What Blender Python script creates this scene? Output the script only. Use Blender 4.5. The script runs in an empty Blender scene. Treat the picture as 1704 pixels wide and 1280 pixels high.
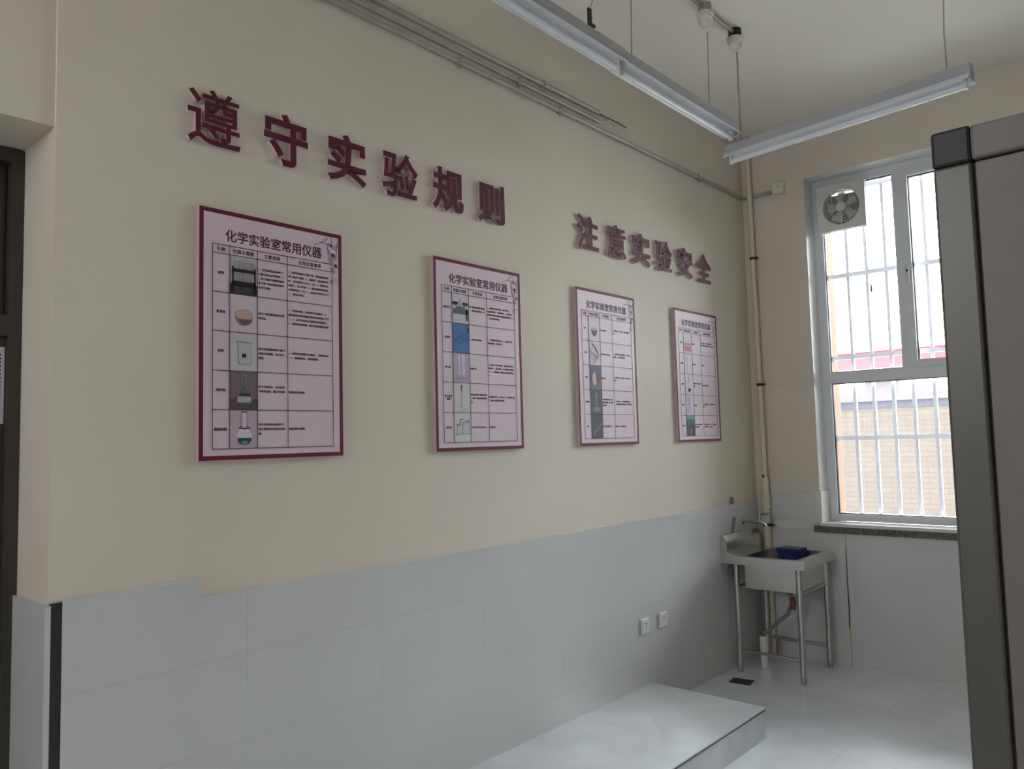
import bpy, bmesh, math, random
from mathutils import Vector, Matrix
random.seed(7)
sc = bpy.context.scene
COL = sc.collection

# ------------------------------------------------------------------ camera
f_px, yaw, pit, rol = 1284.996, math.radians(-41.7552), math.radians(4.0615), math.radians(-1.46105)
cam_d = bpy.data.cameras.new('camera'); cam = bpy.data.objects.new('camera', cam_d); COL.objects.link(cam)
cam_d.sensor_width = 36.0; cam_d.sensor_fit = 'HORIZONTAL'; cam_d.lens = f_px / 1704 * 36.0
cam_d.clip_start = 0.05; cam_d.clip_end = 300
F = Vector((math.sin(yaw)*math.cos(pit), math.cos(yaw)*math.cos(pit), math.sin(pit)))
r_ = Vector((math.cos(yaw), -math.sin(yaw), 0)); u_ = r_.cross(F)
rr = r_*math.cos(rol) + u_*math.sin(rol); uu = u_*math.cos(rol) - r_*math.sin(rol)
M3 = Matrix((rr, uu, -F)).transposed()
cam.matrix_world = Matrix.Translation((2.59, 0, 1.643)) @ M3.to_4x4()
sc.camera = cam

# ------------------------------------------------------------------ sky, daylight, exposure
sc.view_settings.view_transform = 'Standard'; sc.view_settings.look = 'None'
sc.view_settings.gamma = 1.0; sc.view_settings.use_curve_mapping = False
sc.view_settings.exposure = 0.0
w = bpy.data.worlds.new('world'); sc.world = w; w.use_nodes = True
bg = w.node_tree.nodes['Background']; bg.inputs[0].default_value = (0.95, 1.0, 1.07, 1); bg.inputs[1].default_value = 19.5

L = 5.68          # window wall (inner face)
RW = 8.6          # far side wall
BW = -3.2         # corridor wall behind the camera
CZ = 3.95         # ceiling

def portal(name, loc, rot, sx, sy):
    d = bpy.data.lights.new(name, 'AREA'); d.shape = 'RECTANGLE'; d.size = sx; d.size_y = sy
    d.cycles.is_portal = True
    o = bpy.data.objects.new(name, d); COL.objects.link(o); o.location = loc; o.rotation_euler = rot
for xc in (1.43, 4.7):
    portal('daylight_portal', (xc, L+0.30, 2.25), (math.radians(-90), 0, 0), 1.9, 2.6)

for xc in (1.15,):
    portal('daylight_portal', (xc, BW-0.16, 2.8), (math.radians(90), 0, 0), 1.3, 0.7)

# ------------------------------------------------------------------ materials
def lin(c):
    return tuple((v/255/12.92) if v/255 <= 0.04045 else ((v/255+0.055)/1.055)**2.4 for v in c)
MAT = {}
def mat(name, rgb, rough=0.5, metal=0.0, spec=0.5, noise=0.0, nscale=8.0, bump=0.0, bscale=60.0, srgb=True, coat=0.0):
    m = bpy.data.materials.new(name); m.use_nodes = True; MAT[name] = m
    nt = m.node_tree; b = nt.nodes['Principled BSDF']
    c = lin(rgb) if srgb else rgb
    b.inputs['Base Color'].default_value = (*c, 1); b.inputs['Roughness'].default_value = rough
    b.inputs['Metallic'].default_value = metal; b.inputs['Specular IOR Level'].default_value = spec
    b.inputs['Coat Weight'].default_value = coat
    tc = nt.nodes.new('ShaderNodeTexCoord')
    if noise > 0:
        n = nt.nodes.new('ShaderNodeTexNoise'); n.inputs['Scale'].default_value = nscale; n.inputs['Detail'].default_value = 5
        nt.links.new(tc.outputs['Object'], n.inputs['Vector'])
        rp = nt.nodes.new('ShaderNodeValToRGB')
        rp.color_ramp.elements[0].position = 0.3; rp.color_ramp.elements[1].position = 0.7
        rp.color_ramp.elements[0].color = (*[v*(1-noise) for v in c], 1)
        rp.color_ramp.elements[1].color = (*[min(1, v*(1+noise)) for v in c], 1)
        nt.links.new(n.outputs['Fac'], rp.inputs['Fac']); nt.links.new(rp.outputs['Color'], b.inputs['Base Color'])
    if bump > 0:
        n2 = nt.nodes.new('ShaderNodeTexNoise'); n2.inputs['Scale'].default_value = bscale; n2.inputs['Detail'].default_value = 3
        nt.links.new(tc.outputs['Object'], n2.inputs['Vector'])
        bp = nt.nodes.new('ShaderNodeBump'); bp.inputs['Strength'].default_value = bump; bp.inputs['Distance'].default_value = 0.01
        nt.links.new(n2.outputs['Fac'], bp.inputs['Height']); nt.links.new(bp.outputs['Normal'], b.inputs['Normal'])
    return m

def tile_mat(name, rgb, rough, axes, tw, th, ou=0.0, ov=0.0, joint=0.0025, jointdark=0.7, noise=0.04, nscale=1.5, stagger=0.0, bumpw=0.02, coat=0.0):
    """polished tiles: joints laid out in metres on the chosen object-space axes"""
    m = mat(name, rgb, rough, noise=noise, nscale=nscale)
    nt = m.node_tree; b = nt.nodes['Principled BSDF']; c = b.inputs['Base Color'].links[0].from_socket
    tc = [n for n in nt.nodes if n.bl_idname == 'ShaderNodeTexCoord'][0]
    sx = nt.nodes.new('ShaderNodeSeparateXYZ'); nt.links.new(tc.outputs['Object'], sx.inputs[0])
    def edge(axis, size, off):
        a = nt.nodes.new('ShaderNodeMath'); a.operation = 'SUBTRACT'; a.inputs[1].default_value = off
        nt.links.new(sx.outputs[axis], a.inputs[0])
        pp = nt.nodes.new('ShaderNodeMath'); pp.operation = 'PINGPONG'; pp.inputs[1].default_value = size/2
        nt.links.new(a.outputs[0], pp.inputs[0])
        lt = nt.nodes.new('ShaderNodeMath'); lt.operation = 'LESS_THAN'; lt.inputs[1].default_value = joint/2
        nt.links.new(pp.outputs[0], lt.inputs[0]); return lt
    e1, e2 = edge(axes[0], tw, ou), edge(axes[1], th, ov)
    mx = nt.nodes.new('ShaderNodeMath'); mx.operation = 'MAXIMUM'
    nt.links.new(e1.outputs[0], mx.inputs[0]); nt.links.new(e2.outputs[0], mx.inputs[1])
    mixn = nt.nodes.new('ShaderNodeMix'); mixn.data_type = 'RGBA'
    nt.links.new(mx.outputs[0], mixn.inputs['Factor']); nt.links.new(c, mixn.inputs['A'])
    mixn.inputs['B'].default_value = (*[v*jointdark for v in lin(rgb)], 1)
    nt.links.new(mixn.outputs['Result'], b.inputs['Base Color'])
    # slightly uneven laying of the tiles
    nz = nt.nodes.new('ShaderNodeTexNoise'); nz.inputs['Scale'].default_value = 1.2; nz.inputs['Detail'].default_value = 1
    nt.links.new(tc.outputs['Object'], nz.inputs['Vector'])
    bp = nt.nodes.new('ShaderNodeBump'); bp.inputs['Strength'].default_value = bumpw; bp.inputs['Distance'].default_value = 0.1
    nt.links.new(nz.outputs['Fac'], bp.inputs['Height']); nt.links.new(bp.outputs['Normal'], b.inputs['Normal'])
    b.inputs['Specular IOR Level'].default_value = 0.9 if coat else 0.5
    b.inputs['Coat Weight'].default_value = coat; b.inputs['Coat Roughness'].default_value = 0.07
    return m

wall_m   = mat('cream_wall_paint', (217, 207, 192), 0.75, noise=0.02, nscale=2.0, bump=0.05, bscale=35)
ceil_m   = mat('ceiling_paint', (238, 233, 222), 0.8, bump=0.03)
wtile_y  = tile_mat('wall_tile_left', (204, 204, 203), 0.18, (1, 2), 0.6, 0.3, 0.245, 0.014, jointdark=0.86)
wtile_x  = tile_mat('wall_tile_window', (210, 210, 208), 0.2, (0, 2), 0.6, 0.3, 0.1, 0.014, jointdark=0.9)
floor_m  = tile_mat('floor_tile', (232, 236, 242), 0.34, (0, 1), 0.8, 0.8, 0.3, 0.1, joint=0.003, jointdark=0.75, noise=0.13, nscale=2.2, bumpw=0.02, coat=0.6)
dais_m   = tile_mat('platform_tile', (208, 211, 213), 0.3, (0, 1), 0.8, 0.8, -0.084, 0.08, joint=0.003, jointdark=0.7, noise=0.14, nscale=2.6, bumpw=0.02, coat=0.6)
daisf_m  = mat('platform_riser_tile', (200, 203, 203), 0.25, noise=0.1, nscale=5)
dark_seam= mat('dark_seam', (52, 50, 48), 0.5, noise=0.2, nscale=20)
blackm   = mat('black_metal_trim', (38, 38, 42), 0.4, noise=0.15, nscale=30)
pvc_w    = mat('white_upvc', (226, 228, 232), 0.35, noise=0.015)
pvc_c    = mat('cream_pvc_pipe', (216, 205, 182), 0.35, noise=0.03)
plast_w  = mat('white_plastic', (222, 221, 214), 0.35, noise=0.015)
plast_cr = mat('cream_plastic', (218, 210, 190), 0.4, noise=0.02)
cable_g  = mat('grey_conduit', (168, 162, 154), 0.35, metal=0.2, noise=0.1, nscale=12)
steel    = mat('stainless_steel', (210, 208, 204), 0.27, metal=1.0, noise=0.06, nscale=14, bump=0.02)
steel_d  = mat('steel_tube', (190, 188, 185), 0.3, metal=1.0, noise=0.05)
chrome   = mat('chrome', (205, 205, 205), 0.12, metal=1.0, noise=0.02)
darkp    = mat('dark_plastic', (34, 33, 34), 0.45, noise=0.1)
blue_m   = mat('blue_plastic', (28, 44, 104), 0.35, noise=0.08)
granite  = mat('rough_dark_granite', (92, 95, 88), 0.6, noise=0.55, nscale=55, bump=0.3, bscale=80)
stone_w  = mat('white_stone_and_glare', (222, 220, 216), 0.2, noise=0.04, nscale=10)
maroon   = mat('maroon_acrylic', (88, 20, 38), 0.6, spec=0.35, noise=0.05)
acry_w   = mat('pale_pink_acrylic_side', (205, 180, 186), 0.35, noise=0.03)
post_m   = mat('poster_print', (216, 196, 205), 0.5, spec=0.4, noise=0.02, nscale=4)
post_e   = mat('poster_edge_foam', (196, 172, 172), 0.6, noise=0.02)
post_b   = mat('poster_border_print', (104, 22, 46), 0.6, spec=0.3, noise=0.05)
ink      = mat('dark_ink', (44, 34, 42), 0.6, spec=0.3, noise=0.05)
ink_t    = mat('title_ink', (80, 28, 58), 0.6, spec=0.3, noise=0.05)
housing  = mat('grey_lamp_housing', (176, 177, 180), 0.45, noise=0.03)
lampw    = mat('white_lamp_reflector', (224, 226, 232), 0.3, noise=0.02)
tubem    = mat('unlit_tube_glass', (236, 238, 242), 0.08, noise=0.01)
frame_al = mat('grey_aluminium', (90, 87, 82), 0.42, metal=0.35, noise=0.04)
board_m  = mat('grey_board_surface', (112, 106, 102), 0.5, noise=0.04, nscale=30, bump=0.02, bscale=200)
groove   = mat('board_groove', (58, 54, 52), 0.6, noise=0.05)
door_f   = mat('dark_door_frame', (64, 58, 52), 0.45, noise=0.06)
door_g   = mat('dark_door_glass', (44, 44, 42), 0.12, noise=0.03)
paper    = mat('notice_paper', (206, 206, 214), 0.6, noise=0.02)
stain    = mat('rusty_grate', (92, 70, 66), 0.6, noise=0.3, nscale=40)
rust     = mat('reddish_hose', (120, 62, 60), 0.5, noise=0.15)
hose_m   = mat('grey_hose', (128, 128, 126), 0.4, noise=0.05)
grille_m = mat('white_painted_bar', (192, 190, 197), 0.45, noise=0.02)
brassend = mat('brass_end', (222, 196, 120), 0.3, metal=0.6, noise=0.05)
tan_out  = mat('outer_wall_render', (104, 70, 52), 0.8, noise=0.05, nscale=6)
brick_m  = mat('pale_fence_brick', (150, 138, 126), 0.85, noise=0.06, nscale=2.5)
bluegrey = mat('blue_grey_band', (78, 80, 95), 0.8, noise=0.06, nscale=3)
coping   = mat('pale_coping', (112, 107, 109), 0.8, noise=0.04)
redroof  = mat('red_fascia', (176, 62, 70), 0.7, noise=0.05)
whitew   = mat('white_building', (214, 212, 214), 0.8, noise=0.02)
ground_o = mat('sky_blocker_render', (140, 132, 124), 0.9, noise=0.06)
yard_m = mat('yard_concrete', (200, 197, 192), 0.9, noise=0.06)

glass = bpy.data.materials.new('window_glass'); glass.use_nodes = True
nt = glass.node_tree; nt.nodes.clear()
o_ = nt.nodes.new('ShaderNodeOutputMaterial'); mx_ = nt.nodes.new('ShaderNodeMixShader')
tr_ = nt.nodes.new('ShaderNodeBsdfTransparent'); gl_ = nt.nodes.new('ShaderNodeBsdfGlossy'); fr_ = nt.nodes.new('ShaderNodeFresnel')
fr_.inputs['IOR'].default_value = 1.45; gl_.inputs['Roughness'].default_value = 0.02
tr_.inputs['Color'].default_value = (0.95, 0.97, 0.96, 1)
nt.links.new(fr_.outputs[0], mx_.inputs[0]); nt.links.new(tr_.outputs[0], mx_.inputs[1]); nt.links.new(gl_.outputs[0], mx_.inputs[2])
nt.links.new(mx_.outputs[0], o_.inputs['Surface'])

# brick coursing for the fence wall outside
nt = brick_m.node_tree; b = nt.nodes['Principled BSDF']
br = nt.nodes.new('ShaderNodeTexBrick'); tcn = [n for n in nt.nodes if n.bl_idname == 'ShaderNodeTexCoord'][0]
mp = nt.nodes.new('ShaderNodeMapping'); mp.inputs['Rotation'].default_value = (math.radians(90), 0, 0)
nt.links.new(tcn.outputs['Object'], mp.inputs[0]); nt.links.new(mp.outputs[0], br.inputs['Vector'])
br.inputs['Scale'].default_value = 1.0; br.inputs['Brick Width'].default_value = 0.26; br.inputs['Row Height'].default_value = 0.08
br.inputs['Mortar Size'].default_value = 0.006
br.inputs['Color1'].default_value = (*lin((109, 101, 95)), 1); br.inputs['Color2'].default_value = (*lin((104, 96, 91)), 1)
br.inputs['Mortar'].default_value = (*lin((94, 86, 82)), 1)
nt.links.new(br.outputs['Color'], b.inputs['Base Color'])

# ------------------------------------------------------------------ mesh helpers
def bm_new(): return bmesh.new()
def add_box(bm, x0, x1, y0, y1, z0, z1, bev=0.0):
    vs = [bm.verts.new((x, y, z)) for x in (x0, x1) for y in (y0, y1) for z in (z0, z1)]
    fs = [(0,1,3,2), (4,6,7,5), (0,4,5,1), (2,3,7,6), (0,2,6,4), (1,5,7,3)]
    fl = [bm.faces.new([vs[i] for i in q]) for q in fs]
    if bev > 0:
        es = list({e for f in fl for e in f.edges})
        bmesh.ops.bevel(bm, geom=es, offset=bev, segments=2, affect='EDGES', profile=0.5)
def frame_of(d):
    d = d.normalized(); a = Vector((0,0,1)) if abs(d.z) < 0.9 else Vector((1,0,0))
    s = d.cross(a).normalized(); return s, s.cross(d)
def add_tube(bm, pts, r, n=12, caps=True):
    pts = [Vector(p) for p in pts]; rings = []
    s = None
    for i, p in enumerate(pts):
        if i == 0: d = pts[1]-pts[0]
        elif i == len(pts)-1: d = pts[-1]-pts[-2]
        else: d = (pts[i+1]-p).normalized() + (p-pts[i-1]).normalized()
        d.normalize()
        if s is None: s, t = frame_of(d)
        else:
            s = (s - d*s.dot(d)).normalized(); t = s.cross(d)
        rad = r[i] if isinstance(r, (list, tuple)) else r
        rings.append([bm.verts.new(p + (s*math.cos(2*math.pi*k/n) + t*math.sin(2*math.pi*k/n))*rad) for k in range(n)])
    for a, c in zip(rings, rings[1:]):
        for k in range(n): bm.faces.new((a[k], a[(k+1)%n], c[(k+1)%n], c[k]))
    if caps:
        bm.faces.new(rings[0]); bm.faces.new(rings[-1])
def add_lathe(bm, prof, c=(0,0,0), axis='z', n=24):
    """prof: list of (radius, height)"""
    c = Vector(c); rings = []
    def pt(rd, h, a):
        x, y = rd*math.cos(a), rd*math.sin(a)
        return c + (Vector((x, y, h)) if axis == 'z' else Vector((h, x, y)) if axis == 'x' else Vector((x, h, y)))
    for rd, h in prof: rings.append([bm.verts.new(pt(max(rd, 1e-4), h, 2*math.pi*k/n)) for k in range(n)])
    for a, d in zip(rings, rings[1:]):
        for k in range(n): bm.faces.new((a[k], a[(k+1)%n], d[(k+1)%n], d[k]))
    bm.faces.new(rings[0]); bm.faces.new(rings[-1])
def add_prism(bm, prof, axis, a0, a1):
    """closed polygon prof (2D) extruded along axis; 2D coordinates are the two other axes in x,y,z order"""
    def pt(q, a):
        return Vector((a, q[0], q[1])) if axis == 'x' else Vector((q[0], a, q[1])) if axis == 'y' else Vector((q[0], q[1], a))
    A = [bm.verts.new(pt(q, a0)) for q in prof]; B = [bm.verts.new(pt(q, a1)) for q in prof]
    n = len(prof)
    for i in range(n): bm.faces.new((A[i], A[(i+1)%n], B[(i+1)%n], B[i]))
    bm.faces.new(A); bm.faces.new(B)
def obj(name, bm, m, parent=None, smooth=False, loc=None):
    me = bpy.data.meshes.new(name)
    bmesh.ops.recalc_face_normals(bm, faces=bm.faces); bm.to_mesh(me); bm.free()
    me.materials.append(m)
    if smooth:
        for p in me.polygons: p.use_smooth = True
        me.set_sharp_from_angle(angle=math.radians(40))
    o = bpy.data.objects.new(name, me); COL.objects.link(o)
    if parent: o.parent = parent
    if loc: o.location = loc
    return o
def tag(o, label, cat, group=None, kind=None):
    o['label'] = label; o['category'] = cat
    if group: o['group'] = group
    if kind: o['kind'] = kind
    return o
def thing(name, label, cat, loc=(0,0,0), group=None, rot=(0,0,0)):
    o = bpy.data.objects.new(name, None); COL.objects.link(o); o.location = loc; o.rotation_euler = rot
    o.empty_display_size = 0.1
    return tag(o, label, cat, group)
def struct(name, bm, m, label=None, parent=None):
    o = obj(name, bm, m, parent)
    if not parent:
        o['kind'] = 'structure'; o['category'] = name.split('_')[0]
        if label: o['label'] = label
    return o
def boxo(name, m, parent, *a, bev=0.0):
    bm = bm_new(); add_box(bm, *a, bev=bev); return obj(name, bm, m, parent)
def tubeo(name, m, parent, pts, r, n=12):
    bm = bm_new(); add_tube(bm, pts, r, n); return obj(name, bm, m, parent, smooth=True)

# text laid on a wall plane: local x = out of wall, y = along, z = up
def text_bm(bm, s, y, z, size, x=0.0, depth=0.0, bold=0.0, align='LEFT', width=None, sx=1.0, res=2):
    cu = bpy.data.curves.new('t', 'FONT'); cu.body = s; cu.size = size; cu.extrude = depth/2; cu.offset = bold*size
    cu.align_x = align; cu.resolution_u = res; cu.fill_mode = 'BOTH'
    ob = bpy.data.objects.new('t', cu); COL.objects.link(ob)
    dg = bpy.context.evaluated_depsgraph_get(); dg.update()
    me = bpy.data.meshes.new_from_object(ob.evaluated_get(dg))
    if width:
        xs = [v.co.x for v in me.vertices]
        sx = width/max(1e-5, max(xs)-min(xs))
    for v in me.vertices:
        c = v.co.copy(); v.co = (x + c.z + depth/2, y + c.x*sx, z + c.y)
    bm.from_mesh(me)
    bpy.data.objects.remove(ob); bpy.data.curves.remove(cu); bpy.data.meshes.remove(me)
def text_fit(bm, s, y0, y1, z0, z1, x, depth, bold):
    """one glyph fitted exactly into a box"""
    t = bm_new(); text_bm(t, s, 0, 0, 1.0, 0, depth, bold, res=4)
    ys = [v.co.y for v in t.verts]; zs = [v.co.z for v in t.verts]
    a, b_, c, d = min(ys), max(ys), min(zs), max(zs)
    for v in t.verts:
        v.co.y = y0 + (v.co.y-a)/(b_-a)*(y1-y0); v.co.z = z0 + (v.co.z-c)/(d-c)*(z1-z0); v.co.x += x
    me = bpy.data.meshes.new('g'); t.to_mesh(me); t.free(); bm.from_mesh(me); bpy.data.meshes.remove(me)

# ------------------------------------------------------------------ room shell
bm = bm_new(); add_box(bm, -1.2, RW+0.2, BW-0.2, L+0.37, -0.2, 0); struct('floor', bm, floor_m, 'polished grey tiled floor of the room')
bm = bm_new(); add_box(bm, -1.2, RW+0.2, BW-0.2, L+0.37, CZ, CZ+0.15); struct('ceiling', bm, ceil_m, 'plain off-white painted ceiling')
DY = 0.81        # edge of the door opening in the left wall
bm = bm_new()
add_box(bm, -0.45, 0, DY, L+0.37, 0, CZ)
add_box(bm, -0.45, -0.014, BW, DY, 2.65, CZ)          # recessed wall over the door
add_box(bm, -0.45, -0.014, BW, -0.45, 0, 2.65)
wl = struct('wall_left', bm, wall_m, 'long cream left wall with signs and posters')
# window wall with three openings
bm = bm_new()
WX = [(0.48, 2.33), (4.0, 5.4)]; WZ0, WZ1 = 0.965, 3.53
xs = 0.0
for a, c in WX:
    add_box(bm, xs, a, L, L+0.37, 0, CZ); add_box(bm, a, c, L, L+0.37, 0, WZ0); add_box(bm, a, c, L, L+0.37, WZ1, CZ); xs = c
add_box(bm, xs, RW, L, L+0.37, 0, CZ)
struct('wall_window', bm, wall_m, 'cream window wall at the far end')
bm = bm_new(); add_box(bm, RW, RW+0.2, BW, L+0.37, 0, CZ); struct('wall_right', bm, wall_m)
bm = bm_new()
BX = [(0.5, 1.8)]  # unseen opening, added and sized for fill light from behind the camera
xs = -0.45
for a, c in BX:
    add_box(bm, xs, a, BW-0.2, BW, 0, CZ); add_box(bm, a, c, BW-0.2, BW, 0, 2.45); add_box(bm, a, c, BW-0.2, BW, 3.15, CZ); xs = c
add_box(bm, xs, RW, BW-0.2, BW, 0, CZ)
struct('wall_corridor', bm, wall_m)

# tiled wainscot
bm = bm_new()
add_prism(bm, [(DY+0.035, 0), (L, 0), (L, 1.133), (1.27, 1.133), (1.27, 1.195), (DY+0.035, 1.195)], 'x', 0.0, 0.012)
struct('trim_1', bm, wtile_y, 'grey glossy tile wainscot on the left wall with a step near the door')
bm = bm_new(); add_box(bm, -0.335, 0.012, DY-0.012, DY, 0, 1.185); add_box(bm, 0.0, 0.012, DY, DY+0.004, 0, 1.185)
struct('trim_2', bm, wtile_y, 'grey tile on the door jamb')
bm = bm_new(); add_box(bm, 0.0, 0.010, DY+0.004, DY+0.035, 0, 1.19)
struct('trim_3', bm, blackm, 'black metal corner strip beside the door opening')
bm = bm_new()
add_box(bm, 0.012, 0.458, L-0.012, L, 0, 1.195); add_box(bm, 0.458, 0.647, L-0.012, L, 0, WZ0-0.045)
add_box(bm, 0.650, 2.36, L-0.012, L, 0, WZ0-0.045); add_box(bm, 2.36, RW, L-0.012, L, 0, WZ0-0.045)
struct('trim_4', bm, wtile_x, 'grey tile wainscot below the window')
bm = bm_new()
add_box(bm, 0.458, 0.494, L-0.014, L+0.157, WZ0+0.022, 1.215)
struct('trim_5', bm, stone_w, 'white tile on the lower window reveal')
bm = bm_new(); add_box(bm, 0.44, 2.40, L-0.035, L+0.02, WZ0-0.045, WZ0)
struct('trim_6', bm, granite, 'rough dark granite edge of the window sill')
bm = bm_new(); add_box(bm, 0.48, 2.33, L-0.030, L+0.16, WZ0, WZ0+0.022)  # white slab: glare on the granite top put into the colour
struct('trim_7', bm, stone_w, 'window sill top with the glare put in as white')
bm = bm_new(); add_box(bm, 0.48, 0.537, L+0.225, L+0.371, WZ0, WZ1)
struct('trim_8', bm, tan_out, 'tan outer window reveal')

bm = bm_new(); add_box(bm, 0.48, 0.4825, L-0.001, L+0.159, 1.215, WZ1); add_box(bm, 0.4825, 2.33, L-0.001, L+0.159, WZ1-0.0025, WZ1)
struct('trim_9', bm, stone_w, 'white painted inner window reveal')

# tiled platform along the left wall (goes with the floor)
pl = thing('teaching_platform', 'low grey tiled teaching platform running along the left wall', 'platform', (0.012, 0.9, 0))
bm = bm_new(); add_box(bm, 0, 0.703, 0, 3.183, 0, 0.146); obj('riser', bm, daisf_m, pl)
bm = bm_new(); add_box(bm, 0, 0.708, 0, 3.188, 0.153, 0.162); obj('tread', bm, dais_m, pl)
bm = bm_new(); add_box(bm, 0, 0.7085, 0, 3.183, 0.146, 0.1535); obj('edge_seam', bm, dark_seam, pl)

# ------------------------------------------------------------------ windows
def window(name, x0, x1, y, z0, z1, full, wall=1, label=None):
    """upvc window: lower fixed panes, transom, three upper sashes"""
    root = bpy.data.objects.new(name, None); COL.objects.link(root); root['kind'] = 'structure'; root['category'] = 'window'
    if label: root['label'] = label
    root.location = (x0, y, z0)
    W, H = x1-x0, z1-z0; d0, d1 = (-0.03, 0.03)
    tz0, tz1 = 1.005, 1.085                                 # transom, local
    fw = 0.066
    bm = bm_new()
    add_box(bm, 0, fw, d0, d1, 0, H); add_box(bm, W-fw, W, d0, d1, 0, H)
    add_box(bm, fw, W-fw, d0, d1, 0, 0.05); add_box(bm, fw, W-fw, d0, d1, H-fw, H)
    add_box(bm, fw, W-fw, d0, d1, tz0, tz1)
    m1, m2 = 0.563, W-0.60
    for mxx in (m1, m2): add_box(bm, mxx, mxx+0.055, d0, d1, tz1, H-fw)
    mm = W/2+0.0
    add_box(bm, mm, mm+0.05, d0, d1, 0.05, tz0)
    obj('frame', bm, pvc_w, root)
    # opening sash in the middle
    s0, s1 = m1+0.055, m2
    bm = bm_new(); sw = 0.045
    a, c, e, g = s0, s1, tz1, H-fw
    add_box(bm, a, a+sw, d0-0.012, d1-0.01, e, g); add_box(bm, c-sw, c, d0-0.012, d1-0.01, e, g)
    add_box(bm, a+sw, c-sw, d0-0.012, d1-0.01, e, e+sw); add_box(bm, a+sw, c-sw, d0-0.012, d1-0.01, g-sw, g)
    sash = obj('sash', bm, pvc_w, root)
    if full:
        bm = bm_new(); hz = e + 0.54
        add_box(bm, a+0.012, a+0.032, d0-0.024, d0-0.012, hz, hz+0.15, bev=0.003)
        add_box(bm, a+0.012, a+0.032, d0-0.05, d0-0.036, hz+0.03, hz+0.16, bev=0.004)
        add_box(bm, a+0.014, a+0.030, d0-0.05, d0-0.012, hz+0.12, hz+0.14)
        obj('handle', bm, plast_w, sash)
    # black gaskets + panes
    def pane(xa, xb, za, zb):
        bm = bm_new(); g_ = 0.006
        add_box(bm, xa, xa+g_, -0.012, 0.012, za, zb); add_box(bm, xb-g_, xb, -0.012, 0.012, za, zb)
        add_box(bm, xa+g_, xb-g_, -0.012, 0.012, za, za+g_); add_box(bm, xa+g_, xb-g_, -0.012, 0.012, zb-g_, zb)
        ga = obj('gasket', bm, darkp, root)
        bm = bm_new(); add_box(bm, xa+g_, xb-g_, -0.003, 0.003, za+g_, zb-g_); obj('pane', bm, glass, ga)
    pane(fw, m1, tz1, H-fw); pane(a+sw, c-sw, e+sw, g-sw); pane(m2+0.055, W-fw, tz1, H-fw)
    pane(fw, mm, 0.05, tz0); pane(mm+0.05, W-fw, 0.05, tz0)
    return root
WINY = L+0.19
window('window_1', 0.482, 2.328, WINY, WZ0+0.024, WZ1, True, label='white framed window with outside bars beside the sink corner')
window('window_unseen', 4.002, 5.398, WINY, WZ0+0.002, WZ1, False)  # unseen window, added and sized for the daylight on the left wall

# security grille outside window_1
gr = thing('window_grille', 'white painted security bars outside the window beside the sink', 'grille', (0.56, L+0.27, WZ0))
for i in range(1, 14):
    x = -0.015 + i*0.1335
    if x > 1.765: continue
    boxo('bar', grille_m, gr, x-0.011, x+0.011, -0.011, 0.011, 0.03, 2.515)
for z in (0.06, 0.625, 1.225, 1.84, 2.49):
    boxo('crossbar', grille_m, gr, -0.03, 1.765, -0.016, 0.016, z-0.016, z+0.016)

FX, FZ = 0.708, 3.287
# ventilating fan in the upper left pane
fan = thing('exhaust_fan', 'square white exhaust fan mounted in the upper left of the window', 'fan', (FX, L+0.132, FZ))
hw = 0.171; R0 = 0.130
bm = bm_new()                                        # housing with a round opening
N = 48; front, back = -0.032, 0.02
def sqp(a):
    c, s = math.cos(a), math.sin(a); k = hw/max(abs(c), abs(s)); return (c*k, s*k)
ri = []
for y in (front, back):
    inn = [bm.verts.new((R0*math.cos(2*math.pi*k/N), y, R0*math.sin(2*math.pi*k/N))) for k in range(N)]
    out = [bm.verts.new((sqp(2*math.pi*k/N+math.pi/4*0)[0], y, sqp(2*math.pi*k/N)[1])) for k in range(N)]
    ri.append((inn, out))
for k in range(N):
    j = (k+1) % N
    bm.faces.new((ri[0][0][k], ri[0][0][j], ri[0][1][j], ri[0][1][k])); bm.faces.new((ri[1][0][k], ri[1][0][j], ri[1][1][j], ri[1][1][k]))
    bm.faces.new((ri[0][0][k], ri[0][0][j], ri[1][0][j], ri[1][0][k])); bm.faces.new((ri[0][1][k], ri[0][1][j], ri[1][1][j], ri[1][1][k]))
obj('housing', bm, plast_w, fan)
bm = bm_new()                                        # guard: fine horizontal wires + two uprights
for k in range(-11, 12):
    z = k*0.0108; hx = math.sqrt(max(0, R0**2 - z*z))
    if hx > 0.02: add_box(bm, -hx, hx, -0.034, -0.031, z-0.0019, z+0.0019)
for x in (-0.062, 0.0, 0.062):
    hz = math.sqrt(R0**2-x*x); add_box(bm, x-0.0018, x+0.0018, -0.036, -0.033, -hz, hz)
add_lathe(bm, [(0.034, -0.040), (0.036, -0.032), (0.03, -0.03)], axis='y', n=24)
obj('guard', bm, plast_w, fan)
bm = bm_new()                                        # fan blades
for k in range(5):
    a0 = 2*math.pi*k/5 + 0.5; vs = []
    for i in range(7):
        a = a0 + (i/6-0.5)*0.66
        y = 0.004 + (i/6-0.5)*0.026
        vs.append((bm.verts.new((0.026*math.cos(a0+(i/6-.5)*1.0), y, 0.026*math.sin(a0+(i/6-.5)*1.0))),
                   bm.verts.new((0.108*math.cos(a), y, 0.108*math.sin(a)))))
    for p, q in zip(vs, vs[1:]): bm.faces.new((p[0], p[1], q[1], q[0]))
bl = obj('blades', bm, mat('fan_blade_plastic', (196, 198, 206), 0.4, noise=0.02), fan)
sm = bl.modifiers.new('thick', 'SOLIDIFY'); sm.thickness = 0.003
bm = bm_new(); add_lathe(bm, [(0.03, -0.02), (0.032, 0.02)], axis='y'); obj('motor', bm, plast_w, fan, smooth=True)
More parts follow.
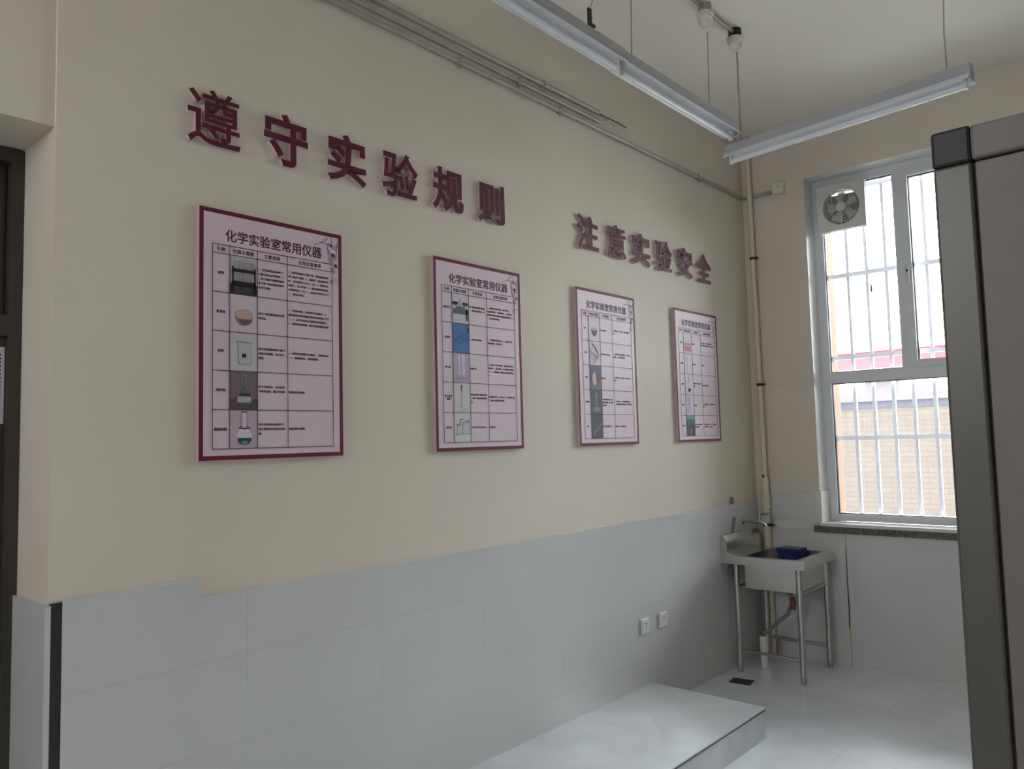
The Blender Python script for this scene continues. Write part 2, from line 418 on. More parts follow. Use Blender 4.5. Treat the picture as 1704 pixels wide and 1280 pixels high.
bm = bm_new(); add_box(bm, -hw+0.02, hw-0.02, 0.02, 0.045, -hw+0.02, -R0+0.0); add_box(bm, -hw+0.02, hw-0.02, 0.02, 0.045, R0, hw-0.02)
add_box(bm, -hw+0.02, -R0, 0.02, 0.045, -R0, R0); add_box(bm, R0, hw-0.02, 0.02, 0.045, -R0, R0)
obj('back_collar', bm, plast_w, fan)
bm = bm_new(); add_box(bm, -R0, R0, 0.046, 0.049, -R0, R0)
for k in range(0): pass
bm.free()
bm = bm_new()
for k in range(6):
    z = -R0 + k*0.04; add_box(bm, -R0, R0, 0.032+0.001*(k%2), 0.036+0.001*(k%2), z-0.001, z+0.0385)
obj('shutter', bm, mat('grey_shutter', (46, 46, 50), 0.5, noise=0.05), fan)
tubeo('pull_cord', plast_w, fan, [(0.14, -0.01, -hw), (0.142, -0.012, -0.22), (0.136, -0.012, -0.255), (0.146, -0.012, -0.275), (0.138, -0.012, -0.29), (0.14, -0.012, -0.36), (0.162, -0.012, -0.52), (0.172, -0.012, -0.60)], 0.0022, 6)
bm = bm_new(); add_lathe(bm, [(0.003, 0.0), (0.008, -0.02), (0.009, -0.05), (0.004, -0.06)], (0.172, -0.012, -0.60), n=10); obj('cord_weight', bm, cable_g, fan, smooth=True)

# ------------------------------------------------------------------ raised slogan characters on the left wall
CH = 0.205
def sign_char(ch, y0, y1, label, grp):
    bd_ = {'遵': 0.006, '意': 0.010, '验': 0.016}.get(ch, 0.022)
    root = thing('sign_character', label, 'sign letter', (0.0, y0, 2.715), grp)
    bm = bm_new(); text_fit(bm, ch, 0, y1-y0, 0, CH, 0.0, 0.016, bd_); obj('letter_side', bm, acry_w, root)
    bm = bm_new(); text_fit(bm, ch, 0, y1-y0, 0, CH, 0.016, 0.003, bd_); obj('letter_face', bm, maroon, root)
ordn = ['first', 'second', 'third', 'fourth', 'fifth', 'last']
up = [('遵', 1.218, 1.417), ('守', 1.512, 1.703), ('实', 1.796, 1.989), ('验', 2.075, 2.278), ('规', 2.368, 2.567), ('则', 2.665, 2.858)]
lo = [('注', 3.465, 3.675), ('意', 3.758, 3.967), ('实', 4.035, 4.243), ('验', 4.305, 4.517), ('安', 4.585, 4.797), ('全', 4.855, 5.066)]
upd = ['raised maroon character 遵, first of the left slogan, above the leftmost poster',
       'raised maroon character 守, second of the left slogan',
       'raised maroon character 实, third of the left slogan on the cream wall',
       'raised maroon character 验, fourth of the left slogan',
       'raised maroon character 规, fifth of the left slogan',
       'raised maroon character 则, last of the left slogan']
lod = ['raised maroon character 注, first of the right slogan above the third poster',
       'raised maroon character 意, second of the right slogan',
       'raised maroon character 实, third of the right slogan nearer the window',
       'raised maroon character 验, fourth of the right slogan nearer the window',
       'raised maroon character 安, fifth of the right slogan',
       'raised maroon character 全, last of the right slogan, closest to the corner']
for (c, a, b2), lb in zip(up, upd): sign_char(c, a, b2, lb, 'raised slogan characters on the left wall')
for (c, a, b2), lb in zip(lo, lod): sign_char(c, a, b2, lb, 'raised slogan characters on the left wall')

# ------------------------------------------------------------------ posters
def flat(bm, y0, y1, z0, z1, x): add_box(bm, x, x+0.0006, y0, y1, z0, z1)
def poly(bm, pts, x, t=0.0006):
    add_prism(bm, pts, 'x', x, x+t)
def ell(cy, cz, ry, rz, n=24, a0=0, a1=2*math.pi):
    return [(cy+ry*math.cos(a0+(a1-a0)*i/n), cz+rz*math.sin(a0+(a1-a0)*i/n)) for i in range(n if a1-a0 > 6.28 else n+1)]
def bar2(bm, a, b2, wd, x):
    a, b2 = Vector(a), Vector(b2); d = (b2-a).normalized()*wd/2; nrm = Vector((-d.y, d.x))
    poly(bm, [tuple(a+nrm), tuple(b2+nrm), tuple(b2-nrm), tuple(a-nrm)], x)
PC = {}
def pc(rgb):
    if rgb not in PC: PC[rgb] = mat('print_ink_%d' % (len(PC)+1), (rgb[0], rgb[1]*0.965, rgb[2]*0.985), 0.55, spec=0.3, noise=0.03)
    return PC[rgb]
PW, PH, PT = 0.597, 0.893, 0.02
COLS = [0.048, 0.112, 0.221, 0.346, 0.549]
ROWS = [0.766, 0.735, 0.595, 0.456, 0.316, 0.177, 0.039]

def pic_base(root, row, rgb):
    bm = bm_new(); flat(bm, COLS[1]+0.001, COLS[2]-0.001, ROWS[row+2]+0.001, ROWS[row+1]-0.001, PT+0.0012)
    return obj('picture', bm, pc(rgb), root)
def pic_add(pic, rgb, shapes, layer=1):
    """shapes are (kind, args) in picture coordinates: u 0..1 across, v 0..1 up"""
    row = pic['row']; u0, u1, v0, v1 = COLS[1], COLS[2], ROWS[row+2], ROWS[row+1]
    U = lambda u: u0+(u1-u0)*u; V = lambda v: v0+(v1-v0)*v
    x = PT+0.0012+0.0007*layer; bm = bm_new()
    for k, a in shapes:
        if k == 'r': flat(bm, U(a[0]), U(a[1]), V(a[2]), V(a[3]), x)
        elif k == 'p': poly(bm, [(U(p), V(q)) for p, q in a], x)
        elif k == 'e':
            st, en = (a[4], a[5]) if len(a) > 4 else (0, 2*math.pi)
            poly(bm, ell(U(a[0]), V(a[1]), a[2]*(u1-u0), a[3]*(v1-v0), 22, st, en), x)
        elif k == 'l': bar2(bm, (U(a[0]), V(a[1])), (U(a[2]), V(a[3])), a[4]*(u1-u0), x)
    obj('drawing', bm, pc(rgb), pic)
PI = math.pi

def poster(y0, label, names, uses, notes, pics):
    root = thing('poster', label, 'poster', (0.0, y0, 1.596), 'laboratory instrument posters on the left wall')
    bm = bm_new(); add_box(bm, 0.0, PT, 0, PW, 0, PH); obj('panel', bm, post_e, root)
    bm = bm_new(); flat(bm, 0.0, PW, 0.0, PH, PT); obj('print', bm, post_m, root)
    bm = bm_new(); bw = 0.0155; x = PT+0.0007
    flat(bm, 0, PW, 0, bw, x); flat(bm, 0, PW, PH-bw, PH, x); flat(bm, 0, bw, bw, PH-bw, x); flat(bm, PW-bw, PW, bw, PH-bw, x)
    obj('border', bm, post_b, root)
    bm = bm_new(); lw = 0.0011
    for z in ROWS: flat(bm, COLS[0]-lw, COLS[-1]+lw, z-lw, z+lw, PT+0.0028)
    for y in COLS: flat(bm, y-lw, y+lw, ROWS[-1], ROWS[0], PT+0.0028)
    obj('table_grid', bm, ink, root)
    bm = bm_new(); text_bm(bm, '化学实验室常用仪器', 0.096, 0.786, 0.047, PT+0.0008, 0.0008, 0.012, width=0.405)
    obj('title', bm, ink_t, root)
    xx = PT+0.0008
    for s, a, b2 in (('名称', 0, 1), ('仪器示意图', 1, 2), ('主要用途', 2, 3), ('使用注意事项', 3, 4)):
        bm = bm_new(); text_bm(bm, s, (COLS[a]+COLS[b2])/2, 0.744, 0.0172, xx, 0.0006, 0.006, 'CENTER'); obj('column_heading', bm, ink, root)
    for i in range(5):
        zc = (ROWS[i+1]+ROWS[i+2])/2
        ln = names[i].split('\n'); bm = bm_new()
        for j, s in enumerate(ln): text_bm(bm, s, (COLS[0]+COLS[1])/2, zc+0.006*(len(ln)-1)-0.013*j-0.004, 0.0118, xx, 0.0006, 0.012, 'CENTER')
        obj('instrument_name', bm, ink, root)
    for nm, data, c0, per in (('use_text', uses, 2, 11), ('note_text', notes, 3, 19)):
        for i in range(5):
            bm = bm_new(); s = data[i]
            lines = [s[k:k+per] for k in range(0, len(s), per)]
            zc = (ROWS[i+1]+ROWS[i+2])/2; pit_ = 0.0168
            for j, t in enumerate(lines):
                text_bm(bm, t, COLS[c0]+0.005, zc + pit_*(len(lines)-1)/2 - pit_*j - 0.004, 0.0098, xx, 0.0006, 0.008, res=1)
            obj(nm, bm, ink, root)
    # printed blossom spray in the upper right corner
    bm = bm_new(); x = PT+0.0008
    for a, b2, wd in (((0.58, 0.842), (0.50, 0.848), .003), ((0.535, 0.868), (0.50, 0.846), .0022), ((0.548, 0.875), (0.553, 0.83), .0025), ((0.50, 0.848), (0.468, 0.832), .002), ((0.576, 0.86), (0.571, 0.79), .003), ((0.571, 0.80), (0.55, 0.77), .002), ((0.529, 0.845), (0.532, 0.815), .002), ((0.51, 0.861), (0.533, 0.873), .002)):
        bar2(bm, a, b2, wd, x)
    obj('branch_print', bm, pc((112, 96, 112)), root)
    bm = bm_new(); rng = random.Random(3)
    for k in range(16):
        cy, cz = rng.uniform(0.535, 0.575), rng.uniform(0.69, 0.845); cr = rng.uniform(0.004, 0.009)
        for j in range(5):
            a = 2*PI*j/5+k; poly(bm, ell(cy+cr*.7*math.cos(a), cz+cr*.7*math.sin(a), cr*.55, cr*.55, 8), PT+0.0016)
    obj('blossom_print', bm, pc((192, 168, 184)), root)
    for i, (base, layers) in enumerate(pics):
        p = pic_base(root, i, base); p['row'] = i
        for j, (rgb, shapes) in enumerate(layers): pic_add(p, rgb, shapes, j+1)
        del p['row']

G = (206, 198, 204)
P1 = [((188, 182, 184), [((64, 60, 62), [('r', (0, 1, 0, .28))]),
        ((150, 150, 150), [('r', (.16+.095*k, .2+.095*k, .34, .86)) for k in range(8)]),
        ((176, 172, 176), [('r', (.17+.095*k, .19+.095*k, .36, .84)) for k in range(8)]),
        ((22, 18, 20), [('r', (.1, .92, .58, .66)), ('r', (.1, .92, .22, .34)), ('r', (.08, .13, .04, .72)), ('r', (.88, .93, .04, .72))])]),
      (G, [((150, 134, 136), [('e', (.5, .48, .33, .30, PI, 2*PI))]), ((196, 170, 148), [('e', (.5, .48, .33, .14))]), ((108, 92, 96), [('e', (.56, .36, .24, .15, PI, 2*PI))])]),
      ((196, 196, 196), [((128, 128, 128), [('p', [(.22, .78), (.8, .76), (.78, .74), (.78, .2), (.72, .17), (.34, .18), (.3, .22), (.28, .74)])]),
        ((186, 186, 186), [('p', [(.26, .755), (.77, .735), (.755, .22), (.71, .19), (.36, .2), (.32, .24), (.3, .72)])]),
        ((30, 28, 30), [('r', (.44, .58, .36, .46))])]),
      ((122, 108, 114), [((84, 80, 80), [('r', (0, 1, 0, .28))]), ((150, 146, 150), [('p', [(.42, .9), (.58, .9), (.58, .68), (.78, .22), (.72, .18), (.28, .18), (.24, .22), (.42, .68)])]),
        ((104, 104, 106), [('p', [(.45, .88), (.55, .88), (.55, .66), (.7, .42), (.34, .42), (.45, .66)])]), ((176, 178, 178), [('p', [(.3, .36), (.74, .36), (.76, .24), (.7, .2), (.3, .2), (.25, .24)])]),
        ((62, 64, 66), [('p', [(.34, .43), (.72, .43), (.75, .35), (.31, .35)])])]),
      ((190, 176, 184), [((214, 210, 214), [('e', (.52, .3, .27, .23)), ('r', (.42, .62, .5, .95))]), ((70, 62, 66), [('r', (.43, .63, .93, .955)), ('l', (.32, .52, .44, .58, .03)), ('l', (.6, .58, .74, .52, .03)), ('l', (.36, .53, .68, .53, .015))]),
        ((150, 140, 148), [('r', (.42, .44, .58, .93)), ('r', (.6, .62, .58, .93))]), ((34, 84, 92), [('e', (.52, .27, .25, .19, PI, 2*PI))]), ((96, 150, 156), [('e', (.52, .15, .12, .05))])])]
P2 = [((206, 200, 206), [((66, 60, 62), [('e', (.2, .7, .19, .1, PI, 2*PI)), ('e', (.8, .7, .19, .1, PI, 2*PI)), ('e', (.2, .7, .19, .03)), ('e', (.8, .7, .19, .03)), ('r', (.47, .5, .55, .8))]),
        ((84, 92, 92), [('p', [(.1, .5), (.9, .5), (.95, .32), (.05, .32)]), ('r', (.25, .75, .5, .58)), ('r', (.82, 1, .12, .5))]), ((198, 202, 200), [('r', (.05, .78, .12, .3))])]),
      ((62, 112, 172), [((34, 76, 134), [('l', (.1, .3, .95, .62, .04)), ('l', (.1, .22, .95, .52, .04)), ('l', (.15, .4, .95, .74, .03))]), ((116, 156, 200), [('l', (.1, .34, .95, .66, .02)), ('l', (.12, .26, .9, .55, .02))]), ((30, 50, 90), [('r', (.9, .98, .74, .88))])]),
      ((180, 170, 186), [((206, 200, 212), [('r', (.3, .7, .25, .95))]), ((166, 154, 170), [('r', (.46, .5, .2, .95)), ('r', (.15, .85, .1, .17))])]),
      ((210, 208, 208), [((40, 36, 38), [('p', [(.44, .92), (.52, .92), (.49, .7), (.46, .7)])]), ((188, 164, 168), [('r', (.45, .48, .16, .7)), ('e', (.46, .18, .05, .03))]), ((150, 150, 150), [('r', (.4, .75, .08, .095))])]),
      ((208, 212, 208), [((164, 166, 166), [('p', [(.16, .56), (.34, .56), (.38, .24), (.1, .24)]), ('p', [(.5, .7), (.88, .7), (.95, .26), (.42, .26)])]), ((196, 200, 198), [('p', [(.18, .52), (.32, .52), (.35, .28), (.14, .28)]), ('p', [(.54, .66), (.84, .66), (.9, .3), (.47, .3)])]), ((58, 58, 60), [('r', (.1, .38, .58, .6)), ('r', (.34, .37, .58, .78)), ('r', (.34, .6, .76, .78)), ('r', (.68, .9, .7, .72))])])]
P3 = [((212, 206, 210), [((108, 82, 88), [('e', (.5, .5, .26, .3, PI, 2*PI))]), ((176, 164, 166), [('e', (.5, .5, .26, .07))])]),
      ((212, 206, 212), [((196, 192, 194), [('p', [(.1, .1), (.55, .1), (.85, .35), (.8, .9), (.3, .92), (.05, .5)])]), ((98, 92, 96), [('l', (.85, .4, .15+.12*k, .95-.02*k*k, .02)) for k in range(6)] + [('l', (.75, .35, .05+.08*k, .6-.13*k, .02)) for k in range(5)])]),
      ((88, 94, 122), [((112, 112, 118), [('p', [(0, 0), (1, 0), (1, .5), (0, .35)])]), ((196, 186, 190), [('e', (.38, .45, .2, .26))]), ((112, 84, 92), [('e', (.72, .5, .2, .2))])]),
      ((84, 88, 92), [((190, 190, 194), [('l', (.42, .9, .52, .5, .03)), ('l', (.56, .9, .48, .5, .03)), ('l', (.5, .5, .5, .3, .04)), ('e', (.38, .2, .12, .08)), ('e', (.64, .2, .12, .08))]), ((84, 88, 92), [('e', (.38, .2, .08, .05)), ('e', (.64, .2, .08, .05))])]),
      ((74, 78, 80), [((180, 180, 180), [('l', (.1, .15, .95, .65, .03))])])]
P4 = [((212, 206, 210), [((196, 128, 140), [('r', (.12, .9, .12, .5))]), ((216, 170, 178), [('r', (.18, .84, .34, .4)), ('r', (.5, .54, .12, .34))])]),
      ((214, 208, 216), [((196, 190, 200), [('l', (.3, .1, .36, .9, .03))])]),
      ((214, 208, 214), [((50, 46, 50), [('p', [(.3, .2), (.52, .12), (.72, .25), (.5, .34)])]), ((186, 170, 182), [('r', (.4, .44, .5, .9))])]),
      ((216, 206, 216), [((150, 96, 112), [('l', (.44, .9, .5, .2, .04))]), ((188, 180, 206), [('r', (.2, .34, .1, .9))])]),
      ((52, 92, 84), [((44, 58, 56), [('r', (0, 1, 0, .55))]), ((96, 158, 140), [('r', (0, 1, .8, 1))]), ((206, 214, 206), [('l', (.42, .1, .56, .38, .06))])])]
poster(1.259, 'largest-looking leftmost poster, its pictures a test tube rack, bowl, beaker and two flasks',
       ['试管', '蒸发皿', '烧杯', '锥形瓶', '圆底烧瓶'],
       ['1、在常温或加热条件下少量试剂反应的容器；2、用于溶解少量物质和收集少量气体或装配简易气体发生装置', '用于少量溶液的蒸发浓缩和结晶。', '用于配制溶液和较大量试剂的反应容器，也可用于加热。', '用于中和滴定，也可装配气体发生器，做反应容器。', '用于加热或不加热条件下较大量液体参加的反应容器。'],
       ['1、加热前应擦干试管外壁，加热固体时试管口略向下倾斜；2、加热时，用试管夹夹持，夹在距管口三分之一处；3、加热后不能骤冷，防止炸裂；4、盛装液体时不超过试管容积的二分之一，加热时不超过三分之一，受热应均匀。',
        '1、可直接加热，但高温时不能骤冷；2、盛装液体的量不能超过蒸发皿容积的三分之二；3、近干时应停止加热利用余热蒸干；4、取放时用坩埚钳，防止烫伤或骤冷炸裂。',
        '1、加热时应放置在石棉网上，使受热均匀；2、溶解物质时，要轻轻搅拌。', '加热需垫石棉网。', '加热需垫石棉网。'], P1)
poster(2.359, 'second poster from the left, with a bright blue picture and a balance with dark pans',
       ['托盘天平', '玻璃棒', '集气瓶', '胶头滴管\n滴瓶', '洗气瓶'],
       ['用于粗略称量物质的质量。一般能准确到零点一克。', '1、搅拌和引流液体。', '收集气体。', '吸取或滴加少量液体试剂；盛放少量液体试剂和药品。', '净化或干燥气体的装置。'],
       ['1、称量前先将游码归零，调节平衡；2、左盘放称量物，右盘放砝码；3、潮湿或有腐蚀性的药品必须放在玻璃器皿内称量；4、不能称量热的物品。',
        '1、使用前后要洗净擦干；2、搅拌时不可碰撞容器壁，避免打破。', '1、固体在气体中燃烧时，瓶底应放少量水或细沙；2、瓶口磨砂，用毛玻璃片盖住瓶口；3、不能加热，收集后正放或倒放在桌上。', '使用时胶头在上，管口在下，不能倒置平放。滴瓶上的滴管不能混用。', '长进短出。'], P2)
poster(3.429, 'third poster from the left, with a tall dark column of pictures down it',
       ['漏斗', '滤纸', '棉花', '坩埚钳', '镊子'],
       ['用于过滤液体。', '与漏斗配合用于过滤。', '堵塞管口。', '夹持坩埚和蒸发皿，或夹取灼热的器皿，也可夹取镁条燃烧。', '用于夹取块状固体。'],
       ['1、过滤时应一贴二低三靠，滤纸紧贴漏斗内壁。', '1、对折两次后打开成圆锥形；2、用少量水润湿；3、不可超过漏斗边。', '1、用量适当，不可过紧；2、避免受潮后使用。', '1、用后擦净；2、夹持灼热物时预热；3、不要和腐蚀性药品接触，以免生锈损坏。', '用后擦净，以免腐蚀生锈。'], P3)
poster(4.503, 'fourth poster, nearest the corner sink, with a red box and a dark green picture',
       ['药匙', '试管刷', '石棉网', '温度计', '酒精灯'],
       ['取用粉末。', '刷洗试管。', '使受热均匀，垫在容器下加热。', '测量温度。', '用于实验室加热的热源，火焰温度较高。'],
       ['1、用后擦净；2、不可取用热的药品；3、取用不同药品应更换药匙，保持干燥清洁。', '小心刷洗。', '不可卷折，以免脱落。', '1、不可当搅拌棒；2、不可测超过量程的温度。', '1、酒精不超过三分之二；2、用火柴点燃，用灯帽盖灭；3、不可吹灭。'], P4)

# ------------------------------------------------------------------ conduits along the left wall
def conduit(label, pts, r, clips, group=None, cm=cable_g):
    t = thing('conduit', label, 'conduit', pts[0], group)
    o = Vector(pts[0])
    tubeo('pipe', cm, t, [Vector(p)-o for p in pts], r, 10)
    for c in clips:
        bm = bm_new(); p = Vector(c)-o
        add_box(bm, p.x-0.017, p.x+0.014, p.y-0.010, p.y+0.010, p.z-0.017, p.z+0.017, bev=0.003)
        add_box(bm, p.x-0.002, p.x+0.006, p.y-0.005, p.y+0.005, p.z-0.036, p.z-0.017)
        obj('clip', bm, darkp if False else cable_g, t)
    return t
cx = 0.0165
conduit('long grey conduit along the left wall turning the corner to the socket',
        [(cx, 0.815, 3.475), (cx, 5.55, 3.475), (cx+0.004, 5.62, 3.475), (0.03, 5.655, 3.475), (0.06, L-0.0165, 3.475), (0.26, L-0.0165, 3.478)], 0.0125,
        [(cx, 2.556, 3.475), (cx, 3.342, 3.475), (cx, 4.93, 3.475), (cx, 1.7, 3.475)])
conduit('upper grey conduit of the left wall ending in bare wires', [(cx, 0.815, 3.578), (cx, 3.72, 3.578)], 0.0145, [(cx, 2.0, 3.578), (cx, 3.2, 3.578)])
conduit('thin middle conduit between the two wall conduits', [(cx-0.004, 0.815, 3.527), (cx-0.004, 3.74, 3.527)], 0.010, [(cx-0.004, 3.0, 3.527)])
wr = thing('loose_wire', 'frayed dark wire ends sticking out of the upper wall conduit', 'wire', (cx, 3.70, 3.575))
tubeo('strand', darkp, wr, [(0, 0, 0), (0, 0.10, -0.004), (0.004, 0.2, -0.002), (0.01, 0.30, -0.012)], 0.0035, 6)
tubeo('strand', cable_g, wr, [(0, 0, -0.005), (-0.004, 0.12, -0.02), (-0.004, 0.2, -0.03)], 0.003, 6)

# wall sockets ------------------------------------------------------
def socket(name, label, loc, axis, bodym, holes):
    """plate 86 mm; axis 'x' faces +x, 'y' faces -y"""
    rot = (0, 0, 0) if axis == 'x' else (0, 0, math.radians(-90))
    t = thing(name, label, 'socket', loc, None, rot)
    bm = bm_new(); add_box(bm, 0.0, holes['d'], -0.044, 0.044, -0.044, 0.044, bev=0.004); obj('plate', bm, bodym, t)
    d = holes['d']
    bm = bm_new(); add_box(bm, d, d+0.001, -0.030, 0.030, -0.030, 0.030); obj('insert', bm, plast_w, t)
    bm = bm_new()
    for (y, z, w_, h_, a) in holes['h']:
        c, s = math.cos(a), math.sin(a)
        q = [(y+c*p-s*k, z+s*p+c*k) for p, k in ((-w_, -h_), (w_, -h_), (w_, h_), (-w_, h_))]
        add_prism(bm, q, 'x', d+0.001, d+0.0018)
    obj('slots', bm, darkp, t)
H1 = {'d': 0.014, 'h': [(0.0, 0.014, 0.010, 0.0025, 0.0), (0.006, -0.004, 0.002, 0.009, 0.1)]}
H5 = {'d': 0.014, 'h': [(-0.008, 0.018, 0.0016, 0.0045, 0), (0.008, 0.018, 0.0016, 0.0045, 0), (-0.010, 0.0, 0.0014, 0.004, 0.5), (0.010, 0.0, 0.0014, 0.004, -0.5), (0.0, 0.006, 0.0014, 0.003, 0)]}
socket('wall_socket', 'white wall socket with a T-shaped slot, left of the pair on the tiled wall', (0.012, 4.02, 0.51), 'x', plast_w, H1)
socket('wall_socket', 'white five-hole wall socket, right of the pair nearer the sink', (0.012, 4.225, 0.51), 'x', plast_w, H5)
H6 = dict(H5); H6 = {'d': 0.045, 'h': H5['h']}
socket('wall_socket', 'cream surface-mounted socket box high on the window wall', (0.303, L, 3.492), 'y', plast_cr, H6)

# vertical pipe in the corner ----------------------------------------
vp = thing('drain_pipe', 'cream plastic downpipe in the corner behind the sink', 'pipe', (0.095, L-0.048, 0))
tubeo('pipe', pvc_c, vp, [(-0.02, 0, CZ), (0, 0, 1.30)], 0.0185, 16)
bm = bm_new(); add_lathe(bm, [(0.026, 0), (0.026, 1.075), (0.033, 1.08), (0.033, 1.17), (0.028, 1.175), (0.026, 1.20), (0.026, 1.30), (0.019, 1.315)], n=20); obj('lower_pipe', bm, pvc_c, vp, smooth=True)
for z, rr_ in ((2.985, 0.021), (2.01, 0.0205), (0.955, 0.029)):
    bm = bm_new(); dx = -0.02*(z-1.3)/(CZ-1.3) if z > 1.3 else 0
    add_lathe(bm, [(rr_, -0.010), (rr_+0.003, -0.008), (rr_+0.003, 0.008), (rr_, 0.010)], (dx, 0, z), n=20)
    add_box(bm, dx+rr_, dx+rr_+0.022, -0.006, 0.006, z-0.008, z+0.008); add_box(bm, dx-0.006, dx+0.006, rr_-0.004, 0.048, z-0.006, z+0.006)
    obj('clamp', bm, darkp, vp)
bm = bm_new(); add_box(bm, -0.010, 0.004, -0.0235, -0.0175, 1.305, 1.330); obj('vent_hole', bm, darkp, vp)

# cable below the sill ------------------------------------------------
cb = thing('hanging_cable', 'thin dark cable hanging down the wall from the window sill', 'cable', (0.647, L-0.006, 0.0))
tubeo('cord', darkp, cb, [(-0.002, 0, 0.925), (0.0, -0.004, 0.75), (-0.001, -0.003, 0.6), (0.002, -0.008, 0.4), (0.0, -0.012, 0.27)], 0.004, 8)
tubeo('bare_end', brassend, cb, [(0.0, -0.012, 0.27), (0.003, -0.016, 0.24), (0.001, -0.016, 0.20)], 0.005, 8)

# ------------------------------------------------------------------ steel sink
SX, SY, SZ = 0.012, 5.03, 0.80; SW, SD = 0.585, 0.565
sk = thing('steel_sink', 'freestanding stainless steel sink on tube legs in the corner', 'sink', (SX, SY, 0))
# basin opening
bx0, bx1, by0, by1 = 0.155, 0.515, 0.055, 0.515
bm = bm_new()
add_box(bm, 0, SW, 0, by0, SZ-0.004, SZ); add_box(bm, 0, SW, by1, SD, SZ-0.004, SZ)
add_box(bm, 0, bx0, by0, by1, SZ-0.004, SZ); add_box(bm, bx1, SW, by0, by1, SZ-0.004, SZ)
add_box(bm, 0, SW, 0, 0.003, SZ-0.056, SZ-0.004); add_box(bm, SW-0.003, SW, 0.003, SD, SZ-0.056, SZ-0.004)
add_box(bm, 0, SW, SD-0.003, SD, SZ-0.056, SZ-0.004); add_box(bm, 0, 0.003, 0.003, SD-0.003, SZ-0.056, SZ-0.004)
bmesh.ops.remove_doubles(bm, verts=bm.verts, dist=0.0001)
obj('worktop', bm, steel, sk)
bm = bm_new()
add_prism(bm, [(0, SZ-0.02), (0, SZ+0.10), (0.012, SZ+0.135), (0.022, SZ+0.135), (0.048, SZ+0.095), (0.048, SZ)], 'y', -0.002, SD)
obj('splashback', bm, steel, sk)
bm = bm_new(); bd = SZ-0.215; q = 0.004
add_box(bm, bx0-q, bx0, by0-q, by1+q, bd, SZ-0.004); add_box(bm, bx1, bx1+q, by0-q, by1+q, bd, SZ-0.004)
add_box(bm, bx0, bx1, by0-q, by0, bd, SZ-0.004); add_box(bm, bx0, bx1, by1, by1+q, bd, SZ-0.004)
add_box(bm, bx0-q, bx1+q, by0-q, by1+q, bd-q, bd)
basin = obj('basin', bm, steel, sk)
bm = bm_new(); add_lathe(bm, [(0.04, 0.003), (0.04, -0.02), (0.03, -0.03), (0.028, -0.055), (0.02, -0.06)], (0.36, 0.30, bd), n=20); obj('drain', bm, darkp, basin, smooth=True)
LEGS = [(0.075, 0.075), (0.525, 0.05), (0.525, 0.53), (0.075, 0.53)]
for x, y in LEGS:
    lg = tubeo('leg', steel_d, sk, [(x, y, 0.03), (x, y, SZ-0.05)], 0.019, 16)
    bm = bm_new(); add_lathe(bm, [(0.014, 0.0), (0.017, 0.006), (0.017, 0.03), (0.0195, 0.035), (0.0195, 0.045)], (x, y, 0), n=16); obj('foot', bm, cable_g, lg, smooth=True)
def brace(a, b2, z): tubeo('brace', steel_d, sk, [(*a, z), (*b2, z)], 0.011, 12)
brace(LEGS[0], LEGS[1], 0.15); brace(LEGS[3], LEGS[2], 0.15); brace(LEGS[1], LEGS[2], 0.575); brace(LEGS[0], LEGS[3], 0.575)
tubeo('hose', hose_m, sk, [(0.36, 0.30, bd-0.05), (0.365, 0.30, bd-0.12), (0.34, 0.295, bd-0.20), (0.26, 0.285, bd-0.27), (0.19, 0.275, bd-0.34), (0.165, 0.27, 0.236)], 0.013, 10)
tubeo('hose_joint', rust, sk, [(0.372, 0.30, bd-0.085), (0.378, 0.30, bd-0.125), (0.372, 0.30, bd-0.165)], 0.02, 12)
dp = thing('drain_stub', 'white plastic drain pipe stub standing on the floor under the sink', 'pipe', (0.175, SY+0.27, 0))
bm = bm_new(); add_tube(bm, [(0, 0, 0), (-0.004, 0, 0.215)], 0.025, 20); obj('pipe', bm, plast_w, dp, smooth=True)
bm = bm_new(); add_tube(bm, [(-0.004, 0, 0.2151), (-0.004, 0, 0.217)], 0.021, 20); obj('bore', bm, hose_m, dp)

bb = thing('blue_box', 'blue plastic box standing in the steel sink', 'box', (SX+0.335, SY+0.42, bd+0.001), rot=(0, 0, math.radians(-6)))
bm = bm_new()
w0, d0_, w1, d1_, hh = 0.070, 0.055, 0.076, 0.061, 0.24
def ring(wx, wy, z): return [bm.verts.new(p) for p in ((-wx, -wy, z), (wx, -wy, z), (wx, wy, z), (-wx, wy, z))]
ra, rb2, rc, rd2 = ring(w0, d0_, 0), ring(w1, d1_, hh-0.03), ring(w1+0.006, d1_+0.006, hh-0.03), ring(w1+0.006, d1_+0.006, hh)
for p, q2 in ((ra, rb2), (rb2, rc), (rc, rd2)):
    for k in range(4): bm.faces.new((p[k], p[(k+1)%4], q2[(k+1)%4], q2[k]))
bm.faces.new(ra); bm.faces.new(rd2)
bmesh.ops.bevel(bm, geom=list(bm.edges), offset=0.003, segments=2, affect='EDGES')
obj('body', bm, blue_m, bb)

# tap ---------------------------------------------------------------
tp = thing('water_tap', 'chrome lever tap on the left wall above the sink', 'tap', (0.012, 5.40, 1.0))
bm = bm_new(); add_lathe(bm, [(0.026, 0), (0.026, 0.006), (0.016, 0.014), (0.012, 0.016)], axis='x'); obj('flange', bm, chrome, tp, smooth=True)
tubeo('body', chrome, tp, [(0.01, 0, 0), (0.10, 0, 0), (0.13, 0, 0.004)], [0.0105, 0.0105, 0.017], 14)
tubeo('spout', chrome, tp, [(0.12, 0, 0.0), (0.15, 0, 0.0), (0.175, 0, -0.012), (0.185, 0, -0.04)], [0.012, 0.012, 0.011, 0.010], 14)
bm = bm_new(); add_lathe(bm, [(0.013, 0.0), (0.013, 0.03), (0.017, 0.034), (0.017, 0.05), (0.009, 0.058)], (0.128, 0, 0.004), n=16)
hd = obj('valve', bm, chrome, tp, smooth=True)
